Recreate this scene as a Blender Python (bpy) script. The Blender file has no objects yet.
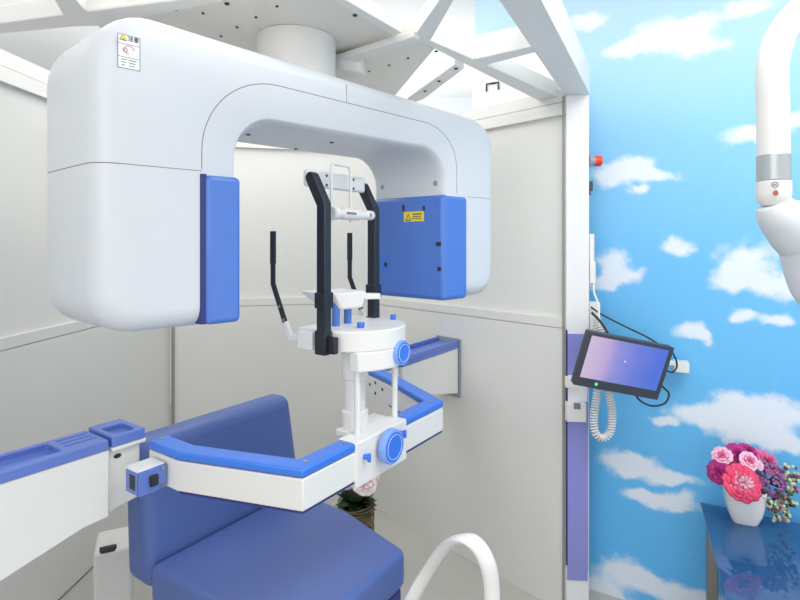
import bpy, bmesh, math, random
from mathutils import Vector, Matrix
random.seed(7)
PI = math.pi
SC = bpy.context.scene
COL = SC.collection
F = 525.0; HY = 242.0; H = 1.40; FL = -.12     # floor level

# ---------------- camera ----------------
cam = bpy.data.cameras.new('camera'); camo = bpy.data.objects.new('camera', cam); COL.objects.link(camo)
cam.lens = F/800*36; cam.sensor_width = 36; cam.sensor_fit = 'HORIZONTAL'
cam.shift_y = -(300-HY)/800; cam.clip_start = .02
camo.location = (0, 0, H); camo.rotation_euler = (PI/2, 0, 0)
SC.camera = camo
# ---------------- world and light ----------------
w = bpy.data.worlds.new('world'); SC.world = w; w.use_nodes = True
w.node_tree.nodes['Background'].inputs[0].default_value = (.97, .985, 1, 1)
w.node_tree.nodes['Background'].inputs[1].default_value = 1.0
def area(name, loc, rot, sx, sy, power, col=(1, 1, 1)):
    l = bpy.data.lights.new(name, 'AREA'); l.shape = 'RECTANGLE'; l.size = sx; l.size_y = sy; l.energy = power; l.color = col
    o = bpy.data.objects.new(name, l); COL.objects.link(o); o.location = loc; o.rotation_euler = rot; return o
area('window_light', (-1.2, -1.6, 2.1), (math.radians(72), 0, math.radians(-18)), 2.2, 1.6, 18, (1, .98, .95))
area('ceiling_lamp', (.9, .6, 2.68), (0, 0, 0), 1.2, 1.2, 26, (1, .99, .97))
area('added_uplight', (-.5, 3.9, 2.1), (PI, 0, 0), 2.6, 1.4, 15, (1, .99, .98))  # unseen uplight added behind the booth to brighten the far ceiling
area('added_side_uplight', (-2.2, 1.6, 2.2), (PI, 0, 0), .9, 2.6, 8, (1, .99, .98))  # second added uplight, hidden outside the left booth wall, whitens the ceiling there
area('booth_lamp', (-.7, 2.1, 2.68), (0, 0, 0), 1.4, 1.6, 17, (1, .99, .96))
SC.view_settings.view_transform = 'Standard'; SC.view_settings.look = 'None'
SC.view_settings.gamma = 1; SC.view_settings.use_curve_mapping = False
SC.view_settings.exposure = 0.27

# ---------------- measuring helpers ----------------
def P(px, Y): return Vector(((px-400)/F*Y, Y))
def onz(px, py, z):
    Y = (H-z)*F/(py-HY); return Vector(((px-400)/F*Y, Y, z))
def at(px, py, Y): return Vector(((px-400)/F*Y, Y, H-(py-HY)/F*Y))
def UV(u, v, z=0): return Vector((.57*u+.82*v, .82*u-.57*v, z))      # frame of the patient stand
UN = Vector((.57, .82, 0)).normalized(); VN = Vector((.82, -.57, 0)).normalized(); ZN = Vector((0, 0, 1))

# ---------------- materials ----------------
def lin(c):
    r = []
    for x in c:
        x /= 255.0
        r.append(x/12.92 if x <= .04045 else ((x+.055)/1.055)**2.4)
    return (*r, 1)
def mat(name, rgb, rough=.5, metal=0, noise=0, scale=8, bump=0, trans=0, spec=.5, coat=0, emis=None):
    m = bpy.data.materials.new(name); m.use_nodes = True
    nt = m.node_tree; b = nt.nodes['Principled BSDF']
    b.inputs['Base Color'].default_value = lin(rgb); b.inputs['Roughness'].default_value = rough
    b.inputs['Metallic'].default_value = metal; b.inputs['Transmission Weight'].default_value = trans
    b.inputs['Specular IOR Level'].default_value = spec; b.inputs['Coat Weight'].default_value = coat
    if noise or bump:
        tc = nt.nodes.new('ShaderNodeTexCoord'); n = nt.nodes.new('ShaderNodeTexNoise'); n.inputs['Scale'].default_value = scale
        n.inputs['Detail'].default_value = 4
        nt.links.new(tc.outputs['Object'], n.inputs['Vector'])
        if noise:
            mx = nt.nodes.new('ShaderNodeMix'); mx.data_type = 'RGBA'
            c = lin(rgb)
            mx.inputs[6].default_value = (c[0]*(1-noise), c[1]*(1-noise), c[2]*(1-noise), 1)
            mx.inputs[7].default_value = (min(1, c[0]*(1+noise)), min(1, c[1]*(1+noise)), min(1, c[2]*(1+noise)), 1)
            nt.links.new(n.outputs[0], mx.inputs[0]); nt.links.new(mx.outputs[2], b.inputs['Base Color'])
        if bump:
            bp = nt.nodes.new('ShaderNodeBump'); bp.inputs['Strength'].default_value = bump; bp.inputs['Distance'].default_value = .002
            nt.links.new(n.outputs[0], bp.inputs['Height']); nt.links.new(bp.outputs[0], b.inputs['Normal'])
    if emis:
        b.inputs['Emission Color'].default_value = lin(emis[0]); b.inputs['Emission Strength'].default_value = emis[1]
    return m
M = dict(
    body=mat('gantry_white', (214, 218, 223), .32, noise=.01, scale=3),
    white=mat('white_plastic', (231, 230, 227), .35, noise=.01, scale=5),
    wall=mat('booth_panel', (222, 222, 218), .38, noise=.02, scale=2),
    pillar=mat('pillar_white', (232, 233, 234), .4, noise=.01, scale=3),
    beam=mat('beam_white', (236, 236, 233), .45, noise=.01, scale=4),
    carriage=mat('carriage_white', (232, 229, 222), .4, noise=.01, scale=4),
    ceil=mat('ceiling_white', (244, 245, 246), .8, noise=.01, scale=2),
    floor=mat('floor_vinyl', (186, 184, 178), .45, noise=.02, scale=5),
    seam=mat('seam_dark', (120, 122, 124), .6, noise=.05),
    seamw=mat('panel_seam_grey', (150, 146, 138), .6, noise=.05),
    black=mat('black_bar', (28, 33, 42), .42, noise=.1, scale=30),
    dark=mat('screw_black', (40, 40, 44), .5, noise=.1),
    steel=mat('screw_steel', (170, 172, 176), .3, 1, noise=.05),
    chrome=mat('chrome', (205, 215, 225), .18, 1, noise=.02),
    bframe=mat('frame_blue', (60, 122, 226), .35, noise=.03, scale=10),
    bcover=mat('cover_blue', (80, 124, 208), .3, noise=.02, scale=6),
    btray=mat('tray_blue', (98, 124, 200), .38, noise=.03, scale=8),
    bdark=mat('edge_navy', (40, 52, 120), .45, noise=.05),
    knobside=mat('knob_pale_blue', (132, 168, 240), .35, noise=.03),
    chair=mat('chair_vinyl', (82, 104, 166), .42, noise=.05, scale=5, bump=.12),
    violet=mat('strip_violet', (138, 142, 208), .4, noise=.04, scale=3),
    yellow=mat('label_yellow', (236, 216, 70), .5, noise=.02),
    paper=mat('label_paper', (236, 238, 240), .5, noise=.01),
    ink=mat('label_ink', (70, 72, 78), .6, noise=.05),
    pink=mat('label_pink', (236, 150, 160), .6, noise=.05),
    red=mat('button_red', (236, 62, 44), .35, noise=.03),
    greyp=mat('grey_plastic', (150, 160, 172), .4, noise=.03),
    ring=mat('ring_grey', (178, 184, 186), .3, .4, noise=.03),
    bezel=mat('monitor_black', (64, 68, 76), .4, noise=.05),
    led=mat('led_green', (60, 255, 110), .4, noise=.02, emis=((60, 255, 110), 2)),
    glow=mat('cursor_white', (235, 240, 255), .4, noise=.02, emis=((235, 240, 255), 1)),
    rmag=mat('petal_magenta', (186, 44, 130), .6, noise=.25, scale=30),
    rpink=mat('petal_pink', (238, 120, 170), .6, noise=.2, scale=30),
    rpale=mat('petal_pale', (246, 196, 214), .6, noise=.15, scale=30),
    rred=mat('petal_coral', (232, 70, 110), .6, noise=.25, scale=30),
    rwhite=mat('petal_white', (240, 226, 224), .6, noise=.08, scale=30),
    lilac=mat('lilac_purple', (158, 108, 160), .7, noise=.25, scale=60),
    berry=mat('berry_cream', (206, 216, 176), .5, noise=.15, scale=60),
    berryr=mat('berry_plum', (150, 66, 110), .5, noise=.2, scale=60),
    leaf=mat('leaf_green', (52, 84, 48), .6, noise=.25, scale=25),
    pot=mat('pot_ceramic', (238, 238, 234), .25, noise=.01),
    basket=mat('vase_brown', (66, 56, 44), .4, noise=.35, scale=40),
    straw=mat('raffia', (116, 100, 74), .7, noise=.25, scale=60),
    glass=mat('table_glass', (66, 126, 184), .04, trans=.55, noise=.04, scale=2),
    tsteel=mat('table_steel', (150, 146, 142), .3, .8, noise=.04),
    cushion=mat('stool_magenta', (170, 30, 110), .5, noise=.08),
    shelf=mat('shelf_blue', (60, 110, 160), .35, noise=.05),
)
# screen: a pale purple to blue gradient that gives off light
def screen_mat():
    m = bpy.data.materials.new('screen_gradient'); m.use_nodes = True; nt = m.node_tree; b = nt.nodes['Principled BSDF']
    tc = nt.nodes.new('ShaderNodeTexCoord'); sp = nt.nodes.new('ShaderNodeSeparateXYZ'); r = nt.nodes.new('ShaderNodeValToRGB')
    nt.links.new(tc.outputs['Generated'], sp.inputs[0])
    nz = nt.nodes.new('ShaderNodeTexNoise'); nz.inputs['Scale'].default_value = 2.2; nt.links.new(tc.outputs['Generated'], nz.inputs['Vector'])
    ma = nt.nodes.new('ShaderNodeMath'); ma.operation = 'MULTIPLY_ADD'; ma.inputs[1].default_value = .18
    nt.links.new(nz.outputs[0], ma.inputs[0]); nt.links.new(sp.outputs[0], ma.inputs[2])
    nt.links.new(ma.outputs[0], r.inputs[0])
    e = r.color_ramp.elements
    e[0].position = .05; e[0].color = lin((222, 200, 222)); e[1].position = 1; e[1].color = lin((84, 118, 226))
    for p, c in ((.35, (196, 176, 224)), (.47, (152, 150, 226)), (.7, (112, 132, 226))):
        q = e.new(p); q.color = lin(c)
    nt.links.new(r.outputs[0], b.inputs['Emission Color']); b.inputs['Emission Strength'].default_value = .72
    b.inputs['Base Color'].default_value = (.02, .02, .03, 1); b.inputs['Roughness'].default_value = .25
    return m
M['screen'] = screen_mat()

# ---------------- mesh helpers ----------------
ROOTLOC = {}
def shade(me, ang=35):
    me.shade_smooth(); me.set_sharp_from_angle(angle=math.radians(ang))
def obj(name, bm, m, parent=None, bevel=0, seg=3, label=None, kind=None, ang=35):
    bmesh.ops.recalc_face_normals(bm, faces=bm.faces[:])
    if parent is not None: org = ROOTLOC[parent.name]
    else:
        xs = [v.co for v in bm.verts]
        org = Vector(((min(c.x for c in xs)+max(c.x for c in xs))/2, (min(c.y for c in xs)+max(c.y for c in xs))/2, min(c.z for c in xs)))
    bmesh.ops.translate(bm, verts=bm.verts[:], vec=-org)
    me = bpy.data.meshes.new(name); bm.to_mesh(me); bm.free()
    mats = m if isinstance(m, list) else [m]
    for x in mats: me.materials.append(x)
    o = bpy.data.objects.new(name, me); COL.objects.link(o)
    if parent is not None: o.parent = parent
    else: o.location = org
    ROOTLOC[o.name] = org
    shade(me, ang)
    if bevel:
        b = o.modifiers.new('bevel', 'BEVEL'); b.width = bevel; b.segments = seg; b.limit_method = 'ANGLE'; b.angle_limit = math.radians(30); b.harden_normals = False
    if label: o['label'] = label
    if kind: o['kind'] = kind
    return o
def thing(name, label, cat, loc, group=None):
    o = bpy.data.objects.new(name, None); COL.objects.link(o); o.location = loc; o.empty_display_size = .05
    o['label'] = label; o['category'] = cat
    if group: o['group'] = group
    ROOTLOC[o.name] = Vector(loc); return o
def tag(o, label, cat, group=None):
    o['label'] = label; o['category'] = cat
    if group: o['group'] = group
    return o
def NB(): return bmesh.new()
def prism(bm, pts, z0, z1, mi=0):
    """pts: 2D or 3D list (x, y); vertical prism. z0/z1 may be lists per point"""
    n = len(pts); zz0 = z0 if isinstance(z0, (list, tuple)) else [z0]*n; zz1 = z1 if isinstance(z1, (list, tuple)) else [z1]*n
    a = [bm.verts.new((p[0], p[1], z)) for p, z in zip(pts, zz0)]; b = [bm.verts.new((p[0], p[1], z)) for p, z in zip(pts, zz1)]
    fs = [bm.faces.new(a[::-1]), bm.faces.new(b)]
    for i in range(n): fs.append(bm.faces.new((a[i], a[(i+1) % n], b[(i+1) % n], b[i])))
    for f in fs: f.material_index = mi
def box(bm, O, ax, ay, az):
    """box from corner O with edge vectors"""
    O = Vector(O); vs = [bm.verts.new(O+ax*i+ay*j+az*k) for k in (0, 1) for j in (0, 1) for i in (0, 1)]
    for f in ((0, 2, 3, 1), (4, 5, 7, 6), (0, 1, 5, 4), (2, 6, 7, 3), (0, 4, 6, 2), (1, 3, 7, 5)): bm.faces.new([vs[i] for i in f])
def ubox(bm, u0, u1, v0, v1, z0, z1):
    prism(bm, [UV(u0, v0), UV(u1, v0), UV(u1, v1), UV(u0, v1)], z0, z1)
def frame_of(d):
    d = d.normalized(); a = Vector((0, 0, 1)) if abs(d.z) < .9 else Vector((1, 0, 0))
    x = d.cross(a).normalized(); return x, d.cross(x).normalized()
def cyl(bm, p, d, r, h, seg=24, r2=None):
    p = Vector(p); d = Vector(d).normalized(); x, y = frame_of(d); r2 = r if r2 is None else r2
    a = [bm.verts.new(p+(x*math.cos(2*PI*i/seg)+y*math.sin(2*PI*i/seg))*r) for i in range(seg)]
    b = [bm.verts.new(p+d*h+(x*math.cos(2*PI*i/seg)+y*math.sin(2*PI*i/seg))*r2) for i in range(seg)]
    bm.faces.new(a[::-1]); bm.faces.new(b)
    for i in range(seg): bm.faces.new((a[i], a[(i+1) % seg], b[(i+1) % seg], b[i]))
def lathe(bm, p, prof, d=(0, 0, 1), seg=32, sx=1, sy=1):
    p = Vector(p); d = Vector(d).normalized(); x, y = frame_of(d); rings = []
    for r, h in prof:
        if r < 1e-6: rings.append([bm.verts.new(p+d*h)])
        else: rings.append([bm.verts.new(p+d*h+x*(math.cos(2*PI*i/seg)*r*sx)+y*(math.sin(2*PI*i/seg)*r*sy)) for i in range(seg)])
    for A, B in zip(rings, rings[1:]):
        for i in range(seg):
            j = (i+1) % seg
            if len(A) == 1 and len(B) == 1: continue
            if len(A) == 1: bm.faces.new((A[0], B[i], B[j]))
            elif len(B) == 1: bm.faces.new((A[i], A[j], B[0]))
            else: bm.faces.new((A[i], A[j], B[j], B[i]))
    if len(rings[0]) > 1: bm.faces.new(rings[0][::-1])
    if len(rings[-1]) > 1: bm.faces.new(rings[-1])
def smooth_path(pts, n=6):
    pts = [Vector(p) for p in pts]; out = []
    for i in range(len(pts)-1):
        p0 = pts[max(0, i-1)]; p1 = pts[i]; p2 = pts[i+1]; p3 = pts[min(len(pts)-1, i+2)]
        for k in range(n):
            t = k/n; out.append(.5*((2*p1)+(-p0+p2)*t+(2*p0-5*p1+4*p2-p3)*t*t+(-p0+3*p1-3*p2+p3)*t**3))
    out.append(pts[-1]); return out
def tube(bm, pts, r, seg=10, rx=None, up=None, closed=False, sq=False):
    """sweep; r may be list; rx: second radius; sq: rectangular section"""
    pts = [Vector(p) for p in pts]; n = len(pts); rs = r if isinstance(r, (list, tuple)) else [r]*n
    rings = []; x = None
    for i in range(n):
        if closed: d = (pts[(i+1) % n]-pts[i-1]).normalized()
        else: d = ((pts[min(i+1, n-1)]-pts[i]).normalized()+(pts[i]-pts[max(i-1, 0)]).normalized()).normalized()
        if up is not None: x = (Vector(up)-d*Vector(up).dot(d)).normalized()
        elif x is None: x = frame_of(d)[0]
        else: x = (x-d*x.dot(d)).normalized()
        y = d.cross(x); ra = rs[i]; rb = ra if rx is None else rx
        if sq: ring = [pts[i]+x*ra*a+y*rb*b for a, b in ((1, 1), (-1, 1), (-1, -1), (1, -1))]
        else: ring = [pts[i]+x*ra*math.cos(2*PI*k/seg)+y*rb*math.sin(2*PI*k/seg) for k in range(seg)]
        rings.append([bm.verts.new(q) for q in ring])
    m = len(rings[0])
    for i in range(n if closed else n-1):
        A = rings[i]; B = rings[(i+1) % n]
        for k in range(m): bm.faces.new((A[k], A[(k+1) % m], B[(k+1) % m], B[k]))
    if not closed: bm.faces.new(rings[0][::-1]); bm.faces.new(rings[-1])
def sphere(bm, c, r, seg=12, rings=8, s=(1, 1, 1)):
    mt = Matrix.Translation(c) @ Matrix.Diagonal((s[0]*r, s[1]*r, s[2]*r, 1))
    bmesh.ops.create_uvsphere(bm, u_segments=seg, v_segments=rings, radius=1, matrix=mt)
def ribbon_pts(path, wd):
    """closed 2D outline of a strip with mitred corners along a plan path"""
    n = len(path); L = []; R = []
    for i in range(n):
        p = Vector(path[i]).to_2d()
        d1 = (p-Vector(path[i-1]).to_2d()).normalized() if i else None
        d2 = (Vector(path[i+1]).to_2d()-p).normalized() if i < n-1 else None
        if d1 is None: d1 = d2
        if d2 is None: d2 = d1
        t = (d1+d2).normalized(); nrm = Vector((-t.y, t.x)); k = wd/2/max(.3, nrm.dot(Vector((-d1.y, d1.x))))
        L.append(p+nrm*k); R.append(p-nrm*k)
    return L+R[::-1]
def ribbon(bm, path, wd, z0, z1):
    o = ribbon_pts(path, wd); n = len(path)
    a = [bm.verts.new((p.x, p.y, z0)) for p in o]; b = [bm.verts.new((p.x, p.y, z1)) for p in o]; N = 2*n
    for i in range(n-1):
        j = N-1-i
        bm.faces.new((a[i], a[i+1], a[j-1], a[j])); bm.faces.new((b[i], b[j], b[j-1], b[i+1]))
    for i in range(N): bm.faces.new((a[i], a[(i+1) % N], b[(i+1) % N], b[i]))
def text_bm(body, size, origin, right, up, ext=.0003):
    c = bpy.data.curves.new('writing', 'FONT'); c.body = body; c.size = size; c.extrude = ext
    o = bpy.data.objects.new('writing_tmp', c); COL.objects.link(o); bpy.context.view_layer.update()
    me = bpy.data.meshes.new_from_object(o.evaluated_get(bpy.context.evaluated_depsgraph_get()))
    bm = bmesh.new(); bm.from_mesh(me); bpy.data.objects.remove(o); bpy.data.meshes.remove(me)
    nrm = right.cross(up).normalized()
    for v in bm.verts: v.co = origin+right*v.co.x+up*v.co.y+nrm*v.co.z
    return bm
def struct(name, bm, m, bevel=0):
    o = obj(name, bm, m, None, bevel); o['kind'] = 'structure'; return o

# ================= SETTING =================
b = NB(); prism(b, [(-3, -2.5), (3.2, -2.5), (3.2, 5), (-3, 5)], FL-.05, FL); struct('floor', b, M['floor'])
b = NB(); prism(b, [(-3, -2.5), (3.2, -2.5), (3.2, 5), (-3, 5)], 2.75, 2.8); struct('ceiling', b, M['ceil'])
b = NB(); prism(b, [(-3, 4.9), (3.2, 4.9), (3.2, 5), (-3, 5)], FL, 2.75); struct('wall_back', b, M['ceil'])
b = NB(); prism(b, [(-3, -2.5), (-2.9, -2.5), (-2.9, 4.9), (-3, 4.9)], FL, 2.75); struct('wall_left', b, M['ceil'])

# sky wallpaper: printed clouds in the wall's own plane (w along the wall from the pillar, z up)
W0 = Vector((.833, 2.30)); WD = Vector((.864, -.504)).normalized()
def wall_wz(px, py):
    k = (px-400)/F; t = (k*W0.y-W0.x)/(WD.x-k*WD.y); Y = W0.y+WD.y*t
    return t, H-(py-HY)/F*Y
CL = [(660, 35, 36, 17), (696, 26, 22, 12), (625, 48, 22, 9), (700, 46, 30, 10), (590, 20, 20, 9),
      (635, 166, 22, 13), (655, 176, 22, 8), (610, 178, 20, 12), (640, 190, 14, 5), (756, 132, 36, 10), (800, 118, 22, 9), (745, 8, 30, 9),
      (680, 246, 20, 9), (745, 262, 30, 20), (728, 278, 22, 13), (775, 285, 30, 14), (790, 240, 25, 16),
      (612, 262, 18, 14), (625, 276, 20, 9), (603, 284, 16, 9), (692, 330, 17, 10), (706, 338, 10, 7), (742, 318, 14, 7), (778, 320, 22, 7),
      (735, 405, 26, 15), (700, 416, 34, 11), (775, 412, 34, 17), (745, 432, 45, 14), (665, 420, 14, 5), (790, 445, 30, 10),
      (618, 462, 22, 14), (645, 468, 26, 13), (678, 478, 26, 6), (645, 495, 22, 6), (680, 500, 22, 10), (660, 505, 20, 7),
      (622, 572, 26, 16), (660, 588, 34, 13), (600, 590, 22, 14), (700, 600, 30, 10), (610, 602, 40, 14)]
def wallpaper():
    m = bpy.data.materials.new('sky_wallpaper'); m.use_nodes = True; nt = m.node_tree; N = nt.nodes; L = nt.links
    bs = N['Principled BSDF']; bs.inputs['Roughness'].default_value = .55
    uv = N.new('ShaderNodeUVMap'); uv.uv_map = 'print'
    nz = N.new('ShaderNodeTexNoise'); nz.inputs['Scale'].default_value = 9; nz.inputs['Detail'].default_value = 6; nz.inputs['Roughness'].default_value = .55
    L.new(uv.outputs[0], nz.inputs['Vector'])
    s = N.new('ShaderNodeVectorMath'); s.operation = 'SUBTRACT'; L.new(nz.outputs['Color'], s.inputs[0]); s.inputs[1].default_value = (.5, .5, .5)
    sc = N.new('ShaderNodeVectorMath'); sc.operation = 'MULTIPLY'; L.new(s.outputs[0], sc.inputs[0]); sc.inputs[1].default_value = (.13, .09, 0)
    ad = N.new('ShaderNodeVectorMath'); ad.operation = 'ADD'; L.new(uv.outputs[0], ad.inputs[0]); L.new(sc.outputs[0], ad.inputs[1])
    prev = None
    for (px, py, rx, ry) in CL:
        cw, cz = wall_wz(px, py); w1, _ = wall_wz(px+rx, py); _, z1 = wall_wz(px, py-ry)
        q = N.new('ShaderNodeVectorMath'); q.operation = 'SUBTRACT'; L.new(ad.outputs[0], q.inputs[0]); q.inputs[1].default_value = (cw, cz, 0)
        t = N.new('ShaderNodeVectorMath'); t.operation = 'MULTIPLY'; L.new(q.outputs[0], t.inputs[0]); t.inputs[1].default_value = (1/max(.02, w1-cw), 1/max(.01, z1-cz), 0)
        l = N.new('ShaderNodeVectorMath'); l.operation = 'LENGTH'; L.new(t.outputs[0], l.inputs[0])
        r = N.new('ShaderNodeMapRange'); r.interpolation_type = 'SMOOTHSTEP'; L.new(l.outputs['Value'], r.inputs[0])
        r.inputs[1].default_value = 1.5; r.inputs[2].default_value = .3; r.inputs[3].default_value = 0; r.inputs[4].default_value = 1
        if prev is None: prev = r.outputs[0]
        else:
            a = N.new('ShaderNodeMath'); a.operation = 'ADD'; L.new(prev, a.inputs[0]); L.new(r.outputs[0], a.inputs[1]); prev = a.outputs[0]
    n2 = N.new('ShaderNodeTexNoise'); n2.inputs['Scale'].default_value = 22; n2.inputs['Detail'].default_value = 5; L.new(uv.outputs[0], n2.inputs['Vector'])
    a = N.new('ShaderNodeMath'); a.operation = 'MULTIPLY_ADD'; a.inputs[1].default_value = .95; L.new(n2.outputs[0], a.inputs[0]); L.new(prev, a.inputs[2])
    mr = N.new('ShaderNodeMapRange'); mr.interpolation_type = 'SMOOTHSTEP'; L.new(a.outputs[0], mr.inputs[0])
    mr.inputs[1].default_value = .55; mr.inputs[2].default_value = 1.5; mr.inputs[4].default_value = .82
    sp = N.new('ShaderNodeSeparateXYZ'); L.new(uv.outputs[0], sp.inputs[0])
    zr = N.new('ShaderNodeMapRange'); L.new(sp.outputs[1], zr.inputs[0]); zr.inputs[1].default_value = 0; zr.inputs[2].default_value = 2.6
    cr = N.new('ShaderNodeValToRGB'); L.new(zr.outputs[0], cr.inputs[0]); e = cr.color_ramp.elements
    e[0].position = 0; e[0].color = lin((96, 188, 246)); e[1].position = 1; e[1].color = lin((198, 227, 248))
    for p, c in ((.25, (104, 192, 246)), (.5, (112, 194, 245)), (.7, (142, 206, 247)), (.85, (178, 219, 248))):
        q = e.new(p); q.color = lin(c)
    mx = N.new('ShaderNodeMix'); mx.data_type = 'RGBA'; L.new(mr.outputs[0], mx.inputs[0]); L.new(cr.outputs[0], mx.inputs[6])
    mx.inputs[7].default_value = lin((248, 249, 251)); L.new(mx.outputs[2], bs.inputs['Base Color'])
    return m
def wall_slab(t0, t1, z0, z1, off=0, th=.05):
    bm = NB(); n = Vector((-WD.y, WD.x))       # away from the room
    if n.y < 0: n = -n
    p0 = W0+WD*t0+n*off; p1 = W0+WD*t1+n*off
    prism(bm, [p0, p1, p1+n*th, p0+n*th], z0, z1); return bm
t475 = wall_wz(475, 100)[0]
bm = wall_slab(t475, 2.6, FL, 2.75)
o = struct('wall_right', bm, wallpaper())
me = o.data; uvl = me.uv_layers.new(name='print')
for lp in me.loops:
    co = me.vertices[lp.vertex_index].co+o.location
    uvl.data[lp.index].uv = ((Vector((co.x, co.y))-W0).dot(WD), co.z)
t560 = wall_wz(562, 100)[0]
struct('trim_1', wall_slab(t475-.002, t560, 1.7, 2.40, off=-.03, th=.028), M['ceil'])

# booth walls: three panels
BC = [Vector((-1.42, -.6)), Vector((-1.36, 1.6)), Vector((-1.24, 2.83)), Vector((-.2, 3.06)), Vector((.676, 2.152))]
def panel(name, p, q, flip=1):
    d = (q-p).normalized(); n = Vector((-d.y, d.x))*flip       # n points outward
    L = (q-p).length
    bm = NB()
    def slab(o0, o1, z0, z1): prism(bm, [p+n*o0, q+n*o0, q+n*o1, p+n*o1], z0, z1)
    slab(0, .05, FL, 1.043); slab(0, .05, 1.047, 1.085); slab(.02, .05, 1.085, 1.925)
    slab(0, .05, 1.925, 1.975); slab(.003, .05, 1.978, 2.03); slab(.008, .05, 1.043, 1.047)
    return struct(name, bm, M['wall'])
panel('wall_booth_left', BC[1]+(BC[0]-BC[1]), BC[2])
panel('wall_booth_middle', BC[2]+Vector((.004, .001)), BC[3])
panel('wall_booth_right', BC[3]+Vector((.003, -.003)), BC[4])
# dark joints between panels
b = NB(); prism(b, [BC[2]+Vector((.012, -.012)), BC[2]+Vector((.026, -.009)), BC[2]+Vector((.026, -.004)), BC[2]+Vector((.012, -.007))], FL, 1.043)
struct('trim_2', b, M['seamw'])
b = NB(); q = BC[4]
prism(b, [q+Vector((-.010, .004)), q+Vector((-.004, -.003)), q+Vector((-.001, 0)), q+Vector((-.007, .007))], FL, 2.0)
struct('trim_3', b, M['seamw'])
d01 = (BC[2]-BC[0]).normalized()
b = NB(); p = BC[0]; q = BC[2]; n = Vector((d01.y, -d01.x))
prism(b, [p, q-d01*.03, q-d01*.03+n*.003, p+n*.003], .05, .056); struct('baseboard_left', b, M['seam'])

# pillar with beam overhead
pil = thing('booth_pillar', 'white pillar at the open side of the booth with a violet strip, next to the sky wallpaper', 'pillar', (.725, 2.16, FL))
b = NB(); prism(b, [(.680, 2.150), (.772, 2.142), (.780, 2.205), (.688, 2.213)], FL, 2.0); obj('post', b, M['pillar'], pil, .003, 2)
b = NB(); prism(b, [(.684, 2.1435), (.764, 2.1365), (.7645, 2.1425), (.6845, 2.1495)], .02, .055); 
prism(b, [(.684, 2.1435), (.766, 2.1365), (.7665, 2.1425), (.6845, 2.1495)], .055, 1.025)
obj('violet_strip', b, M['violet'], pil, .001, 1, 'violet-blue cover strip')
b = NB(); prism(b, [(.6785, 2.1430), (.6838, 2.1425), (.6843, 2.1500), (.6790, 2.1505)], .08, 1.04); obj('edge_trim', b, M['bdark'], pil, label='dark blue edge strip')
# ---------- overhead frame ----------
ZB = 2.003
fr = thing('overhead_frame', 'white lattice frame of beams and screwed plates above the scanner', 'frame', (0, 1.6, 2.0))
def zpoly(name, pts, z=ZB, th=.07, m='beam', parent=fr, bev=.003):
    bm = NB(); prism(bm, [onz(x, y, z) for x, y in pts], z, z+th); return obj(name, bm, M[m], parent, bev, 2)
b = NB(); d = Vector((.43, .85)); e0 = Vector((.676, 2.16)); e1 = Vector((.778, 2.150))
prism(b, [e0-d*2.4, e0, e1, e1-d*2.4-Vector((.0, 0))], ZB, ZB+.12); obj('main_beam', b, M['beam'], fr, .003, 2)
zpoly('cross_beam', [(474, 60), (531, 47), (538, 52), (483, 66)], th=.06)
zpoly('cross_beam', [(416, 40), (429, 40), (559, 97), (557, 104), (543, 103)], z=ZB+.001, th=.06)
zpoly('cross_beam', [(448, -12), (461, -12), (430, 42), (413, 38)], z=ZB+.002, th=.05)
zpoly('cross_beam', [(455, 65), (464, 69), (424, 99), (407, 106), (400, 104)], z=ZB+.0015, th=.07)
zpoly('support_plate', [(318, 69), (416, 38), (434, 50), (395, 96), (370, 92)], z=ZB+.004, th=.05, m='carriage')
zpoly('channel_lip', [(321, 65), (414, 37), (420, 41), (332, 71)], z=ZB-.018, th=.02, m='beam')
zpoly('cross_beam', [(-40, 29), (63, 15), (52, -3), (73, -3), (86, 12), (130, 11), (108, 26), (72, 27), (-40, 38)], z=ZB+.001, th=.05)
zpoly('support_plate', [(86, 12), (210, -4), (339, -4), (402, 33), (394, 37), (361, 49), (325, 66), (300, 78), (190, 60), (110, 40)], z=ZB+.012, th=.04, m='carriage')
zpoly('plate_rim', [(339, -4), (402, 33), (394, 37), (331, -1)], z=ZB+.000, th=.011, m='beam')
zpoly('plate_rim', [(86, 12), (210, -4), (222, 2), (130, 20), (100, 24)], z=ZB+.000, th=.011, m='beam')
zpoly('channel_cap', [(326, 63.5), (330.5, 62.5), (331.5, 68.5), (343, 71), (342, 73), (327, 70)], z=ZB-.022, th=.004, m='bframe')
for k, (x, y) in enumerate([(227, 3.5), (277, 6), (256, 17), (237, 27), (221, 36), (355, 15), (175, 9), (203, 13), (318, 67), (325, 65), (351, 77), (369, 71), (389, 65), (408, 58), (436, 51), (456, 68.5), (439, 81), (425, 91)]):
    z = ZB+.0115 if k < 8 else (ZB-.0185 if k < 10 else ZB+.0035)
    if x in (227, 175, 355): z = ZB+.0115
    if k >= 14: z = ZB+.0005
    bm = NB(); cyl(bm, onz(x, y, z), (0, 0, -1), .0065 if k in (0, 5, 6, 14, 15, 16, 17) else .004, .0025, 12); obj('screw', bm, M['dark'], fr)
# hook on the white panel behind the frame
b = NB(); ht, hz = wall_wz(495, 85); nb = Vector((-WD.y, WD.x)); nb = nb if nb.y > 0 else -nb
c = (W0+WD*ht-nb*.035).to_3d()+ZN*hz; wd3 = WD.to_3d()
tube(b, [c-wd3*.03-ZN*.035, c-wd3*.03, c+wd3*.03, c+wd3*.03-ZN*.035], .0035, sq=True)
box(b, c-wd3*.01-ZN*.004, wd3*.02, nb.to_3d()*.006, ZN*.008)
tag(obj('wall_hook', b, M['dark']), 'small dark bent hook on the white panel seen through the overhead frame', 'hook')

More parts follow.
